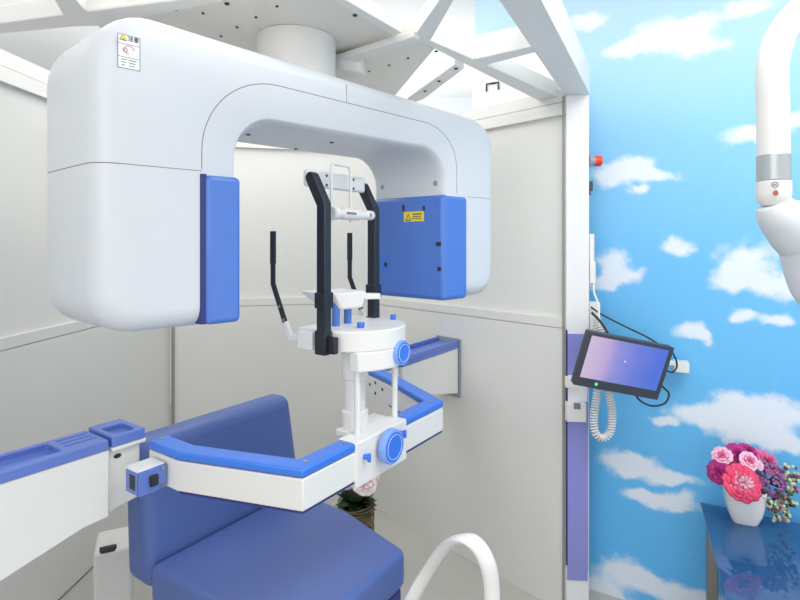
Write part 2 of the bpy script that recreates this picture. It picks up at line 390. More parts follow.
# ================= GANTRY =================
GO = Vector((-.575, 1.024, 0)); GA = Vector((.7355, .6774, 0)); GD = Vector((-.77, .638, 0)); GT = .31
GN = Vector((.6774, -.7355, 0))
def G(s, t, z):
    k = min(1, max(0, (z-1.70)/.17))        # the top of the arch falls a little to the right
    return GO+GA*s+GD*t+Vector((0, 0, z-k*(s-.2)*.042))
S0, S1, ZT, ZBm, H0, H1, HT = -.018, 1.250, 1.868, 1.213, .275, .975, 1.686
def outline(o, k):
    pts = []
    def arc(cx, cz, rx, rz, a0, a1, n=8):
        for i in range(n+1):
            a = math.radians(a0+(a1-a0)*i/n); pts.append((cx+rx*math.cos(a), cz+rz*math.sin(a)))
    Rb, Rt, rc, rf = .085, .12, .04, .095
    arc(S0+Rb, ZBm+Rb, Rb-o, Rb-o, 270, 180); arc(S0+Rt, ZT-Rt, Rt-o, Rt-o, 180, 90)
    arc(S1-Rt, ZT-Rt, Rt-o, Rt-o, 90, 0); arc(S1-Rb, ZBm+Rb, Rb-o, Rb-o, 0, -90)
    arc(H1+rc, ZBm+rc, rc-k, rc-o, 270, 180, 4); arc(H1-rf, HT-rf, rf+k, rf+k, 0, 90, 10)
    arc(H0+rf, HT-rf, rf+k, rf+k, 90, 180, 10); arc(H0-rc, ZBm+rc, rc-k, rc-o, 0, -90, 4)
    return pts
gan = thing('scanner_gantry', 'large white arch-shaped scanner head with two blue covers hanging under the overhead frame', 'scanner', G(.6, .17, 1.2))
bm = NB(); R = .046; K = .016; rings = []
prof = []
for i in range(7):
    a = i/6*PI/2; prof.append((R*(1-math.sin(a)), K*(1-math.sin(a)), R*(1-math.cos(a)), ))
for (o_, k_, t_) in prof: rings.append((o_, k_, t_))
for (o_, k_, t_) in reversed(prof): rings.append((o_, k_, GT-t_))
RV = []
for (o_, k_, t_) in rings: RV.append([bm.verts.new(G(s, t_, z)) for s, z in outline(o_, k_)])
n = len(RV[0]); bm.faces.new(RV[0]); bm.faces.new(RV[-1][::-1])
for A, B in zip(RV, RV[1:]):
    for i in range(n): bm.faces.new((A[i], A[(i+1) % n], B[(i+1) % n], B[i]))
obj('arch_body', bm, M['body'], gan, ang=28)
# rotation column
ctr = Vector((-.315, 1.60, 0))
b = NB(); lathe(b, ctr+Vector((0, 0, ZT+.001)), [(.118, 0), (.118, ZB+.010-ZT)], seg=48); obj('column', b, M['white'], fr)
b = NB(); lathe(b, ctr+Vector((.13, .16, 1.95)), [(.06, 0), (.07, .006), (.07, .055), (.065, .060)], seg=40); obj('cable_drum', b, M['white'], fr)
# fine joints on the shell
def gline(pts, wd=.0012, t=0):
    bm = NB(); tube(bm, [G(s, t, z) for s, z in pts], wd, 6); return bm
rg = .185
arcp = [(H0-.085, 1.56)]+[(H0-.085+.19-.19*math.cos(a), 1.60+.185*math.sin(a)) for a in [i/14*PI/2 for i in range(15)]]
arcp += [(H1+.06-.16+.0, 1.785)]+[(H1-.09+.15*math.sin(a), 1.785-.15+.15*math.cos(a)) for a in [i/12*PI/2 for i in range(1, 13)]]+[(H1+.06, 1.56)]
obj('shell_joint', gline(arcp, .0011, .0003), M['seam'], gan)
for pp in ([(S0+.036, 1.556), (.19, 1.556)], [(H1+.115, 1.552), (S1-.036, 1.552)], [(.585, 1.785), (.585, ZT-.03)]):
    obj('shell_joint', gline(pp, .0009, .0003), M['seam'], gan)
# wrap of the horizontal joint round the left side
b = NB(); tube(b, [G(S0+R*(1-math.sin(a)), R*(1-math.cos(a)), 1.556) for a in [i/8*PI/2 for i in range(9)]]+[G(S0, GT-R, 1.556)], .0009, 6); obj('shell_joint', b, M['seam'], gan)
# blue covers
def gcover(s0, s1, t0, t1, z0, z1, m, name, bev, label=None):
    bm = NB(); prism(bm, [G(s0, t0, 0), G(s1, t0, 0), G(s1, t1, 0), G(s0, t1, 0)], z0, z1); return obj(name, bm, M[m], gan, bev, 4, label)
cv = gcover(.196, H0+.001, -.012, .29, ZBm+.004, 1.548, 'bcover', 'detector_cover', .012, 'bright blue cover on the left leg')
gcover(.186, .200, -.004, .1, ZBm+.006, 1.550, 'bdark', 'cover_joint', .002)
cv2 = gcover(H1-.010, H1+.112, -.006, GT-.004, ZBm-.002, 1.553, 'bcover', 'source_cover', .016, 'blue cover box on the right leg')
sI = H1-.010
def inner(t, z, dx=.0): return G(sI-dx, t, z)
IR = -GD.normalized(); 
def ibox(name, t0, t1, z0, z1, m, th=.001, parent=cv2):
    bm = NB(); box(bm, inner(t0, z0, th), GD*(t1-t0), Vector((0, 0, z1-z0)), GA*th*1.2); return obj(name, bm, M[m], parent)
# pixel -> (t,z) on the inner face
def it(px, py):
    k = (px-400)/F; p = G(sI, 0, 0); t = (k*p.y-p.x)/(GD.x-k*GD.y); Y = p.y+GD.y*t; return t, H-(py-HY)/F*Y
def itrect(name, x0, y0, x1, y1, m, th=.001, parent=cv2):
    xm = (x0+x1)/2; t0, _ = it(x1, y0); t1, _ = it(x0, y0); _, za = it(xm, y1); _, zb = it(xm, y0); return ibox(name, t0, t1, za, zb, m, th, parent)
lb = itrect('warning_label', 404, 211.5, 424, 221.5, 'yellow', .0012)
for (x0, y0, x1, y1) in ((413, 213.5, 422, 214.6), (413, 216, 421, 216.8), (411.5, 218.2, 422, 218.9)): itrect('print_line', x0, y0, x1, y1, 'ink', .0016, lb)
tt, zz = it(408.5, 217)
b = NB(); pts = [inner(tt+.012, zz-.013, .0016), inner(tt-.012, zz-.013, .0016), inner(tt, zz+.011, .0016)]
pin = [p+(sum(pts, Vector())/3-p)*.34 for p in pts]
va = [b.verts.new(p) for p in pts]; vb = [b.verts.new(p) for p in pin]
for i in range(3): b.faces.new((va[i], va[(i+1) % 3], vb[(i+1) % 3], vb[i]))
obj('warning_triangle', b, M['ink'], lb)
for (x0, y0, x1, y1) in ((402.3, 205, 404.6, 211.3), (423, 206, 425, 211)): itrect('latch_slot', x0, y0, x1, y1, 'dark', .001)
for (x0, y0, x1, y1) in ((436, 242, 441, 246), (437.5, 267, 441, 271)): itrect('socket', x0, y0, x1, y1, 'dark', .001)
pl = itrect('port_plate', 382, 257.5, 390, 271, 'bframe', .0015)
t_, z_ = it(386, 264.5); b = NB(); cyl(b, inner(t_, z_, .001), -GA, .008, .002, 16); obj('port', b, M['dark'], pl)
for (x, y) in ((380, 187), (433, 183)):
    t_, z_ = it(x, y); b = NB(); cyl(b, G(H1+.001, t_, z_), -GA, .009, .002, 16); obj('screw', b, M['greyp'], gan)
for (s, t) in ((.40, .16), (.62, .10), (.62, .26)):
    b = NB(); cyl(b, G(s, t, HT+.001), (0, 0, -1), .006, .003, 12); obj('screw', b, M['dark'], gan)
# caution sticker
def gs(px):
    Y = 1.15*770/(970-px); return (Vector(((px-400)/F*Y, Y, 0))-GO).dot(GA), Y
def gz(px, py): return H-(py-HY)/F*gs(px)[1]
s0, s1_ = gs(117.5)[0], gs(140)[0]; z1 = gz(128, 35.5); z0 = gz(128, 69)
def grect(s0, s1, z0, z1, m, name, parent, t=-.0008, th=.0006):
    bm = NB(); prism(bm, [G(s0, t, 0), G(s1, t, 0), G(s1, t+th, 0), G(s0, t+th, 0)], z0, z1); return obj(name, bm, M[m], parent)
st = grect(s0, s1_, z0, z1, 'paper', 'caution_sticker', gan, -.0006, .0006); W_ = s1_-s0; HH = z1-z0
for zz in (z0, z0+HH*.33, z0+HH*.72, z1-.0007): grect(s0, s1_, zz, zz+.0008, 'ink', 'border_line', st, -.001)
for ss in (s0, s1_-.0008): grect(ss, ss+.0008, z0, z1, 'ink', 'border_line', st, -.001)
def gtri(cs, cz, r, t, m, name):
    bm = NB(); vs = [bm.verts.new(G(cs+r*math.cos(a), t, cz+r*math.sin(a))) for a in (PI/2, PI*7/6, -PI/6)]
    vs2 = [bm.verts.new(v.co+GD*.0004) for v in vs]; bm.faces.new(vs); bm.faces.new(vs2[::-1])
    for i in range(3): bm.faces.new((vs[i], vs[(i+1) % 3], vs2[(i+1) % 3], vs2[i]))
    return obj(name, bm, M[m], st)
gtri(s0+W_*.24, z0+HH*.83, .0085, -.0012, 'ink', 'caution_triangle'); gtri(s0+W_*.24, z0+HH*.83, .0070, -.0018, 'yellow', 'caution_triangle')
grect(s0+W_*.235, s0+W_*.26, z0+HH*.83, z0+HH*.875, 'ink', 'exclamation_mark', st, -.0024)
grect(s0+W_*.235, s0+W_*.26, z0+HH*.805, z0+HH*.818, 'ink', 'exclamation_mark', st, -.0024)
obj('writing', text_bm('\u6ce8\u610f', .0105, G(s0+W_*.44, -.0014, z0+HH*.79), GA, ZN), M['ink'], st)
b = NB(); tube(b, [G(s0+W_*(.5+.22*math.cos(a)), -.0012, z0+HH*(.52+.12*math.sin(a))) for a in [i/10*PI*1.5 for i in range(11)]], .0008, 6); obj('pictogram', b, M['pink'], st)
b = NB(); tube(b, [G(s0+W_*(.33+.1*math.cos(a)), -.0012, z0+HH*(.50+.06*math.sin(a))) for a in [i/8*PI*2 for i in range(8)]], .0006, 6, closed=True); obj('pictogram', b, M['seam'], st)
for j in range(3):
    for (a0, a1) in ((.16, .42), (.5, .84)): grect(s0+W_*a0, s0+W_*(a1-.05*j), z0+HH*(.25-.085*j), z0+HH*(.25-.085*j)+.0016, 'seam', 'print_line', st, -.001)

# ================= PATIENT STAND =================
UC = 1.14
std = thing('patient_stand', 'white and blue angled bar with chin rest block spanning between the two side arms', 'medical stand', UV(UC, -.86, .8))
path = [UV(.75, -1.275), UV(.75, -1.155), UV(.845, -.86), UV(1.425, -.86), UV(1.575, -1.12), UV(1.655, -1.29)]
b = NB(); ribbon(b, path, .050, .806, .878); obj('bar', b, M['white'], std, .003, 2)
def cut(path, wd, z0, z1, name, m, bev=.003, label=None): 
    bm = NB(); ribbon(bm, path, wd, z0, z1); return obj(name, bm, M[m], std, bev, 2, label)
cut([path[0], path[1], path[2], UV(1.02, -.86)], .052, .880, .9, 'top_cover', 'bframe', .005, 'bright blue top strip')
cut([UV(1.222, -.86), path[3], path[4], path[5]], .052, .880, .9, 'top_cover', 'bframe', .005, 'bright blue top strip')
cut([path[1], path[2], UV(1.02, -.86)], .046, .800, .8045, 'bottom_strip', 'bdark', .001); cut([UV(1.222, -.86), path[3], path[4]], .046, .800, .8045, 'bottom_strip', 'bdark', .001)
for (u, v) in ((.752, -1.262), (.86, -.86), (.995, -.86), (1.245, -.86), (1.405, -.86)):
    b = NB(); cyl(b, UV(u, v, .899), (0, 0, 1), .006, .0025, 12); obj('screw', b, M['steel'], std)
# centre block
b = NB(); ubox(b, 1.005, 1.228, -.89, -.830, .788, .902); obj('centre_block', b, M['white'], std, .004, 3)
b = NB(); ubox(b, 1.05, 1.215, -.94, -.885, .885, .903); obj('centre_plate', b, M['white'], std, .004, 2)
# columns up to the head platform
for u in (1.055, 1.222):
    b = NB(); cyl(b, UV(u, -.868, .9), (0, 0, 1), .0085, .17, 20); obj('post', b, M['white'], std)
b = NB(); lathe(b, UV(1.098, -.912, .9), [(.036, 0), (.036, .045), (.029, .05), (.029, .13), (.036, .135), (.036, .217)], seg=28); obj('lift_column', b, M['white'], std)
# platform (head support table)
def dshape(r, ua, vb, vc=-.94):
    pts = [(UC-ua, vb), (UC-ua, vc)]
    for i in range(1, 20):
        a = PI-i/20*PI; pts.append((UC+r*math.cos(a), vc+r*math.sin(a)))
    pts += [(UC+ua, vc), (UC+ua, vb)]
    return [UV(u, v) for u, v in pts]
b = NB(); prism(b, dshape(.137, .14, -1.03), 1.118, 1.172); obj('head_platform', b, M['white'], std, .004, 3)
b = NB(); prism(b, [UV(1.03, -.875), UV(1.03, -.845)]+[UV(UC+.137*math.cos(a), -.94+.137*math.sin(a)) for a in [PI*.72-i/14*PI*.66 for i in range(15)]]+[UV(1.262, -.90)], 1.068, 1.119); obj('platform_base', b, M['white'], std, .004, 3)
b = NB(); ubox(b, .978, 1.0, -1.01, -.955, 1.120, 1.168); obj('side_block', b, M['white'], std, .003, 2)
b = NB(); ubox(b, UC+.135, UC+.165, -1.09, -1.0, 1.13, 1.165); obj('side_block', b, M['white'], std, .003, 2)
for (u, v) in ((1.09, -.885), (1.26, -.90)):
    b = NB(); cyl(b, UV(u, v, 1.172), (0, 0, 1), .009, .004, 16); cyl(b, UV(u, v, 1.176), (0, 0, 1), .0105 if u < 1.1 else .0085, .01, 16); obj('clamp_knob', b, M['bframe'], std, .001, 2)
for (px, py) in ((336, 337), (336, 346), (376, 337.5), (376, 347)):
    pass
# dial knobs
def dial(c, r, th, name='dial_knob'):
    bm = NB(); d = VN; lathe(bm, c, [(r*.92, 0), (r, .003), (r, th-.003), (r*.96, th)], d, 40); k = obj(name, bm, M['knobside'], std, label='round blue adjusting knob')
    bm = NB(); lathe(bm, c+d*th, [(r*.86, -.001), (r*.84, .0018)], d, 40); obj('knob_face', bm, M['bframe'], k)
    bm = NB(); x, y = frame_of(d)
    tube(bm, [c+d*(th+.002)+(x*math.cos(a)+y*math.sin(a))*r*.70 for a in [i/40*2*PI for i in range(40)]], .0006, 6, closed=True); obj('scale_ring', bm, M['paper'], k)
    bm = NB(); cyl(bm, c-d*.012, d, r*.4, .014, 20); obj('knob_shaft', bm, M['white'], k)
dial(UV(1.158, -.815, 1.104), .0335, .022); dial(UV(1.125, -.822, .862), .045, .022)
def wing(c):
    bm = NB(); cyl(bm, c, VN, .007, .018, 14); box(bm, c+VN*.012-UN*.004-ZN*.011, UN*.008, VN*.008, ZN*.022)
    obj('wing_knob', bm, M['bframe'], std, .002, 2)
wing(UV(1.036, -.830, .860)); wing(UV(1.195, -.830, .872))
# chin rest
def loft(bm, pts_bot, z0, pts_top, z1):
    a = [bm.verts.new((p.x, p.y, z0)) for p in pts_bot]; b_ = [bm.verts.new((p.x, p.y, z1)) for p in pts_top]; n = len(a)
    bm.faces.new(a[::-1]); bm.faces.new(b_)
    for i in range(n): bm.faces.new((a[i], a[(i+1) % n], b_[(i+1) % n], b_[i]))
b = NB(); loft(b, [UV(1.075, -1.02), UV(1.075, -.94), UV(1.15, -.925), UV(1.17, -1.01)], 1.216, [UV(1.045, -1.075), UV(1.05, -.945), UV(1.16, -.92), UV(1.19, -1.03)], 1.263)
obj('chin_tray', b, M['white'], std, .006, 3)
b = NB(); prism(b, [UV(1.15, -.95), UV(1.155, -.925), UV(1.19, -.895), UV(1.205, -.905), UV(1.19, -.955)], 1.238, 1.254); obj('chin_tray_tab', b, M['white'], std, .004, 3)
for (u, v) in ((1.13, -.965), (1.075, -.96)):
    b = NB(); cyl(b, UV(u, v, 1.17), (0, 0, 1), .011, .066, 18); obj('chin_post', b, M['bcover'], std, label='blue post')
# temple bars
for sgn in (-1, 1):
    u = UC+sgn*.138
    if sgn > 0: u = 1.262
    else: u = .987
    vb = -.922 if sgn < 0 else -.975
    pts = [UV(u, vb, 1.12), UV(u, vb, 1.495), UV(u, vb-.040, 1.566)]
    b = NB(); tube(b, pts, .0125, rx=.015, up=UN, sq=True)
    cyl(b, UV(u-.0125, vb-.040, 1.566), UN, .015, .025, 18)
    tb = obj('temple_bar', b, M['black'], std, .003, 2)
    b = NB(); tube(b, [UV(u, vb, 1.232), UV(u, vb, 1.272)], .016, rx=.0185, up=UN, sq=True); obj('clamp_collar', b, M['black'], tb, .002, 2)
    b = NB(); ubox(b, u-.0135, u+.0135, vb-.02, vb+.016, 1.114, 1.175)
    if sgn < 0: ubox(b, u-.004, u+.0125, vb+.015, vb+.038, 1.118, 1.160)
    obj('foot_bracket', b, M['black'], tb, .002, 2)
    # slim ear bars
    u2 = UC+sgn*.157
    if sgn > 0: u2 = 1.316
    else: u2 = .990
    k = 1 if sgn < 0 else .8
    b = NB(); e = [UV(u2, -1.115, 1.43), UV(u2, -1.115, 1.34)]; tube(b, e, .004, rx=.0085, up=UN, sq=True)
    tube(b, [UV(u2, -1.115, 1.345), UV(u2, -1.115, 1.285), UV(u2, -1.065, 1.178)], .0032, rx=.0075, up=UN, sq=True)
    eb = obj('ear_bar', b, M['black'], std, .001, 2)
    for z, v in ((1.225, -1.086), (1.19, -1.069)):
        bm = NB(); cyl(bm, UV(u2-.0045, v, z), UN, .004, .009, 12); obj('screw', bm, M['steel'], eb)
    b = NB(); tube(b, [UV(u2, -1.068, 1.183), UV(u2, -1.045, 1.145), UV(u2-.006*sgn, -.99, 1.143)], .006, rx=.009, up=UN, sq=True); obj('ear_bar_bracket', b, M['white'], std, .002, 2)
# forehead rest
b = NB(); ubox(b, 1.0, 1.248, -1.012, -.994, 1.548, 1.594); obj('forehead_bar', b, M['white'], std, .008, 4)
fb = bpy.data.objects['forehead_bar']
for (u, z) in ((1.075, 1.557), (1.075, 1.583), (1.19, 1.557), (1.19, 1.583)):
    bm = NB(); cyl(bm, UV(u, -.995, z), VN, .004, .002, 10); obj('screw', bm, M['dark'], fb)
loop = [UV(1.062, -.965, 1.455), UV(1.062, -.965, 1.60), UV(1.068, -.965, 1.612), UV(1.136, -.965, 1.612), UV(1.142, -.965, 1.60), UV(1.142, -.965, 1.455)]
b = NB(); tube(b, loop, .0045, 10); obj('wire_loop', b, M['white'], std)
b = NB(); lathe(b, UV(1.05, -.955, 1.478), [(.014, 0), (.018, .003), (.018, .022), (.013, .025), (.013, .04), (.017, .043), (.017, .115), (.012, .118), (.012, .145), (.014, .148), (.014, .175), (.012, .178)], UN, 24)
nr = obj('nose_roller', b, M['white'], std)
b = NB(); cyl(b, UV(1.205, -.955, 1.478)+VN*.008, VN, .006, .007, 14); obj('roller_screw', b, M['greyp'], nr)
b = NB(); box(b, UV(1.095, -.94, 1.476), UN*.04, VN*.003, ZN*.006); obj('scale_mark', b, M['seam'], nr)
# control box at the left end
b = NB(); ubox(b, .652, .72, -1.25, -1.192, .810, .868); obj('control_box', b, M['white'], std, .003, 2)
cb = bpy.data.objects['control_box']
b = NB(); ubox(b, .652, .72, -1.193, -1.187, .810, .866); obj('blue_plate', b, M['btray'], cb, .001, 2)
b = NB(); box(b, UV(.676, -1.187, .827), UN*.018, VN*.010, ZN*.024); obj('socket', b, M['dark'], cb, .001, 2)
b = NB(); box(b, UV(.6495, -1.225, .822), UN*.003, VN*.022, ZN*.034); obj('side_slot', b, M['dark'], cb)
b = NB(); box(b, UV(.6505, -1.243, .812), UN*.002, VN*.050, ZN*.052); obj('side_plate', b, M['btray'], cb)
for z in (.817, .860):
    b = NB(); cyl(b, UV(.710, -1.187, z), VN, .005, .002, 12); obj('screw', b, M['steel'], cb)
# end plate at the right end
for (f_, z) in ((.25, .850), (.55, .862), (.55, .822), (.80, .845)):
    b = NB(); dn = (UV(-.905, -.426)).normalized(); pc = UV(1.575+.08*f_, -1.12-.17*f_, z)+dn*.0245; cyl(b, pc, dn, .006, .002, 12); obj('screw', b, M['dark'], std)
for (u, z) in ((1.553, .868), (1.545+.003, .838), (1.575, .832), (1.56, .812)):
    pass

# ================= SIDE ARMS =================
def side_arm(name, label, u0, u1, ug, zf, parts):
    """arm box with sloping bottom; u0..u1"""
    pass
la = thing('side_arm', 'thick white arm with a blue tray on top entering from the left edge', 'medical arm', UV(.35, -1.4, .6))
us = [-.1, .577, .635]; zb = [.58, .741, .743]
def arm_body(bm, us, zb, v0, v1, zt):
    f = [[bm.verts.new(UV(u, v, z)) for (u, z) in [(uu, zz) for uu, zz in zip(us, zb)]+[(us[-1], zt), (us[0], zt)]] for v in (v1, v0)]
    bm.faces.new(f[0]); bm.faces.new(f[1][::-1]); n = len(f[0])
    for i in range(n): bm.faces.new((f[0][i], f[0][(i+1) % n], f[1][(i+1) % n], f[1][i]))
b = NB(); arm_body(b, us, zb, -1.40, -1.288, .904); obj('arm_shell', b, M['white'], la, .004, 3)
b = NB(); arm_body(b, [.637, .72], [.743, .755], -1.395, -1.305, .895); obj('arm_end', b, M['white'], la, .006, 3)
b = NB(); ubox(b, .640, .725, -1.408, -1.284, .896, .906); obj('end_lip', b, M['white'], la, .004, 3)
b = NB(); bmx = UV(.662, -1.3055, .876); lathe(b, bmx, [(.007, 0), (.007, .002)], VN, 20, sx=1.3, sy=.8); obj('oval_hole', b, M['dark'], la)
def tray(u0, u1, v0, v1, z0, z1, wells, parent, name='tool_tray'):
    """solid block with recessed wells (list of u0,u1,v0,v1,depth)"""
    bm = NB(); us_ = sorted({u0, u1, *[w_[0] for w_ in wells], *[w_[1] for w_ in wells]}); vs_ = sorted({v0, v1, *[w_[2] for w_ in wells], *[w_[3] for w_ in wells]})
    def hgt(i, j):
        uc = (us_[i]+us_[i+1])/2; vc = (vs_[j]+vs_[j+1])/2
        for (a, b2, c, d2, dp) in wells:
            if a < uc < b2 and c < vc < d2: return z1-dp
        return z1
    cache = {}
    def V(u, v, z):
        k = (round(u, 5), round(v, 5), round(z, 5))
        if k not in cache: cache[k] = bm.verts.new(UV(u, v, z))
        return cache[k]
    nu, nv = len(us_)-1, len(vs_)-1
    for i in range(nu):
        for j in range(nv):
            h = hgt(i, j); a, b2, c, d2 = us_[i], us_[i+1], vs_[j], vs_[j+1]
            bm.faces.new((V(a, c, h), V(b2, c, h), V(b2, d2, h), V(a, d2, h)))
            for (ii, jj, p, q) in ((i+1, j, (b2, c), (b2, d2)), (i, j+1, (a, d2), (b2, d2))):
                if ii < nu and jj < nv:
                    h2 = hgt(ii, jj)
                    if abs(h-h2) > 1e-6: bm.faces.new((V(*p, h), V(*q, h), V(*q, h2), V(*p, h2)))
            if i == 0: bm.faces.new((V(a, c, z0), V(a, d2, z0), V(a, d2, h), V(a, c, h)))
            if i == nu-1: bm.faces.new((V(b2, c, z0), V(b2, d2, z0), V(b2, d2, h), V(b2, c, h)))
            if j == 0: bm.faces.new((V(a, c, z0), V(b2, c, z0), V(b2, c, h), V(a, c, h)))
            if j == nv-1: bm.faces.new((V(a, d2, z0), V(b2, d2, z0), V(b2, d2, h), V(a, d2, h)))
    return obj(name, bm, M['btray'], parent, .003, 2)
tray(-.1, .633, -1.402, -1.286, .905, .928, [(-.08, .54, -1.388, -1.31, .018)]+[(.555, .625, -1.388+.024*i, -1.374+.024*i, .006) for i in range(3)], la)
tray(.641, .722, -1.408, -1.286, .907, .932, [(.655, .708, -1.37, -1.31, .014), (.663, .700, -1.31, -1.30, .014)], la)
ra = thing('side_arm', 'white arm with blue tray mounted on the booth wall behind the chin rest', 'medical arm', UV(1.95, -1.3, .65))
wd_ = (BC[4]-BC[3]).normalized()
def uwall(v, off=.012):
    # u at which the line v = const meets the right booth wall
    nw = Vector((wd_.y, -wd_.x)); 
    if nw.y > 0: nw = -nw
    q0 = BC[3]+nw*off; a = UV(0, v).to_2d(); e = Vector((.57, .82)); r = q0-a
    return (r.x*wd_.y-r.y*wd_.x)/(e.x*wd_.y-e.y*wd_.x)
def skew_arm(bm, ul, zb0, zb1, v0, v1, zt):
    f = []
    for v in (v1, v0):
        ue = uwall(v); f.append([bm.verts.new(UV(u, v, z)) for u, z in ((ul, zb0), (ul+.16, zb0-.01), (ue, zb1), (ue, zt), (ul, zt))])
    bm.faces.new(f[0]); bm.faces.new(f[1][::-1])
    for i in range(5): bm.faces.new((f[0][i], f[0][(i+1) % 5], f[1][(i+1) % 5], f[1][i]))
b = NB(); skew_arm(b, 1.775, .745, .665, -1.355, -1.222, .886); obj('arm_shell', b, M['white'], ra, .004, 3)
def quad(bm, ul, v0, v1, z0, z1, ur=None):
    prism(bm, [UV(ul, v0), UV(uwall(v0) if ur is None else ur, v0), UV(uwall(v1) if ur is None else ur, v1), UV(ul, v1)], z0, z1)
b = NB(); quad(b, 1.775, -1.358, -1.219, .887, .905); quad(b, 1.775, -1.358, -1.348, .905, .925); quad(b, 1.775, -1.231, -1.219, .905, .925); quad(b, 1.775, -1.348, -1.231, .905, .925, 1.88); obj('tool_tray', b, M['btray'], ra, .002, 2)
b = NB(); ubox(b, 1.692, 1.773, -1.35, -1.235, .80, .886); obj('arm_end', b, M['white'], ra, .004, 2)
b = NB(); ubox(b, 1.692, 1.773, -1.352, -1.233, .888, .912); obj('end_cap', b, M['btray'], ra, .003, 2)
b = NB(); prism(b, [UV(uwall(-1.365, .008), -1.365), UV(uwall(-1.212, .008), -1.212), UV(uwall(-1.212, .001), -1.212), UV(uwall(-1.365, .001), -1.365)], .645, .93); obj('wall_plate', b, M['greyp'], ra, .001, 2)

# ================= CHAIR =================
ch = thing('treatment_chair', 'blue vinyl patient chair with high backrest under the white bar', 'chair', UV(1.08, -1.2, FL))
def pad(prof_fn, name, bev): pass
def rbox(name, corners_bot, corners_top, m, parent, bev, seg=5):
    bm = NB(); a = [bm.verts.new(p) for p in corners_bot]; b_ = [bm.verts.new(p) for p in corners_top]; n = len(a)
    bm.faces.new(a[::-1]); bm.faces.new(b_)
    for i in range(n): bm.faces.new((a[i], a[(i+1) % n], b_[(i+1) % n], b_[i]))
    return obj(name, bm, M[m], parent, bev, seg)
rbox('backrest', [UV(.80, -1.40, .42), UV(1.40, -1.40, .42), UV(1.40, -1.535, .42), UV(.80, -1.535, .42)],
     [UV(.81, -1.475, .822), UV(1.40, -1.475, .822), UV(1.40, -1.575, .822), UV(.81, -1.575, .822)], 'chair', ch, .036, 6)
bm = NB(); seat = [UV(.80, -1.405), UV(1.355, -1.405), UV(1.345, -1.15), UV(1.27, -.86), UV(.86, -.85), UV(.80, -.95)]
prism(bm, seat, .395, .505); obj('seat', bm, M['chair'], ch, .022, 5)
b = NB(); prism(b, [p+(UV(1.08, -1.15)-p)*.04 for p in seat], .33, .392); obj('seat_base', b, M['bdark'], ch, .008, 2)
b = NB(); lathe(b, UV(1.08, -1.15, FL), [(.26, 0), (.26, .03), (.07, .05), (.06, .45)], seg=32); obj('pedestal', b, M['greyp'], ch)
# white foot column left of the chair
b = NB(); c = at(93, 552, 1.78); w_ = .115
ft = thing('floor_cabinet', 'narrow off-white column with a black slot on top, left of the blue chair', 'cabinet', (c.x+.05, c.y, FL))
dd = Vector((.9, .43, 0)).normalized(); nn = Vector((-.43, .9, 0)).normalized()
box(b, Vector((c.x, c.y, FL)), dd*.12, nn*.16, ZN*(c.z-.01-FL)); obj('column_body', b, M['wall'], ft, .012, 3)
b = NB(); tube(b, [c+dd*(.018+.052*q/10)+nn*.012+ZN*-.008 for q in range(11)], [.012*math.sqrt(max(.02, 1-(abs(q-5)/5)**6)) for q in range(11)], rx=.012, seg=14); obj('slot', b, M['dark'], ft)
# hoop rail
b = NB(); Yh = 1.30
hp = smooth_path([at(396, 640, Yh+.12), at(410, 603, Yh+.11), at(428, 571, Yh+.1), at(444, 548, Yh+.06), at(459, 539, Yh+.02), at(475, 543, Yh), at(487, 562, Yh-.02), at(492, 590, Yh-.02), at(492, 640, Yh-.02)], 7)
hp = [Vector((hp[0].x-.02, hp[0].y, FL+.03))]+hp+[Vector((hp[-1].x, hp[-1].y, FL+.03))]
tube(b, hp, .021, 14, rx=.011, up=(.95, .3, .05))
hr = thing('grab_rail', 'white hoop-shaped rail standing in front of the booth wall right of the blue chair', 'rail', (hp[0].x, hp[0].y, FL))
obj('hoop', b, M['white'], hr)
for q in (hp[0], hp[-1]):
    b = NB(); cyl(b, (q.x, q.y, FL), (0, 0, 1), .045, .03, 24); obj('foot_flange', b, M['white'], hr, .004, 2)

# ================= FLOWERS =================
def rose(c, r, m, parent, tilt=(0, -.7, .7), name='blossom', layers=5, m2=None):
    bm = NB(); d = Vector(tilt).normalized(); x, y = frame_of(d)
    for L_ in range(layers):
        f = (L_+1)/layers; k = 3+L_*2; op = .25+1.15*f
        for i in range(k):
            a = 2*PI*i/k+L_*.7+random.uniform(-.15, .15); wd_ = 1.5*PI/k*f
            grid = []
            for iv in range(5):
                row = []
                for iu in range(5):
                    tu = (iu/4-.5)*2; tv = iv/4
                    ang = a+tu*wd_*(1-.25*tv)*1.1; el = (PI/2)*(1-tv)-0
                    rad = r*f*(math.sin(tv*PI*.5*op/1.0 if op < 1.2 else tv*PI*.5)*.95+.05)*(1+.05*math.cos(tu*3))
                    hh = r*(.55-.25*f)*tv+r*.30*(1-f)+(.10*r*(1-abs(tu)) if iv == 4 else 0)-r*.35*f*(tv**3)
                    row.append(bm.verts.new(c+x*(math.cos(ang)*rad)+y*(math.sin(ang)*rad)+d*(hh+random.uniform(-.02, .02)*r)))
                grid.append(row)
            for iv in range(4):
                for iu in range(4):
                    fc = bm.faces.new((grid[iv][iu], grid[iv][iu+1], grid[iv+1][iu+1], grid[iv+1][iu]))
                    fc.material_index = 1 if (m2 and (iv < 2 or f < .5)) else 0
    ml = [M[m]]+([M[m2]] if m2 else [])
    o = obj(name, bm, ml, parent, ang=80)
    s_ = o.modifiers.new('solid', 'SOLIDIFY'); s_.thickness = .0012
    return o
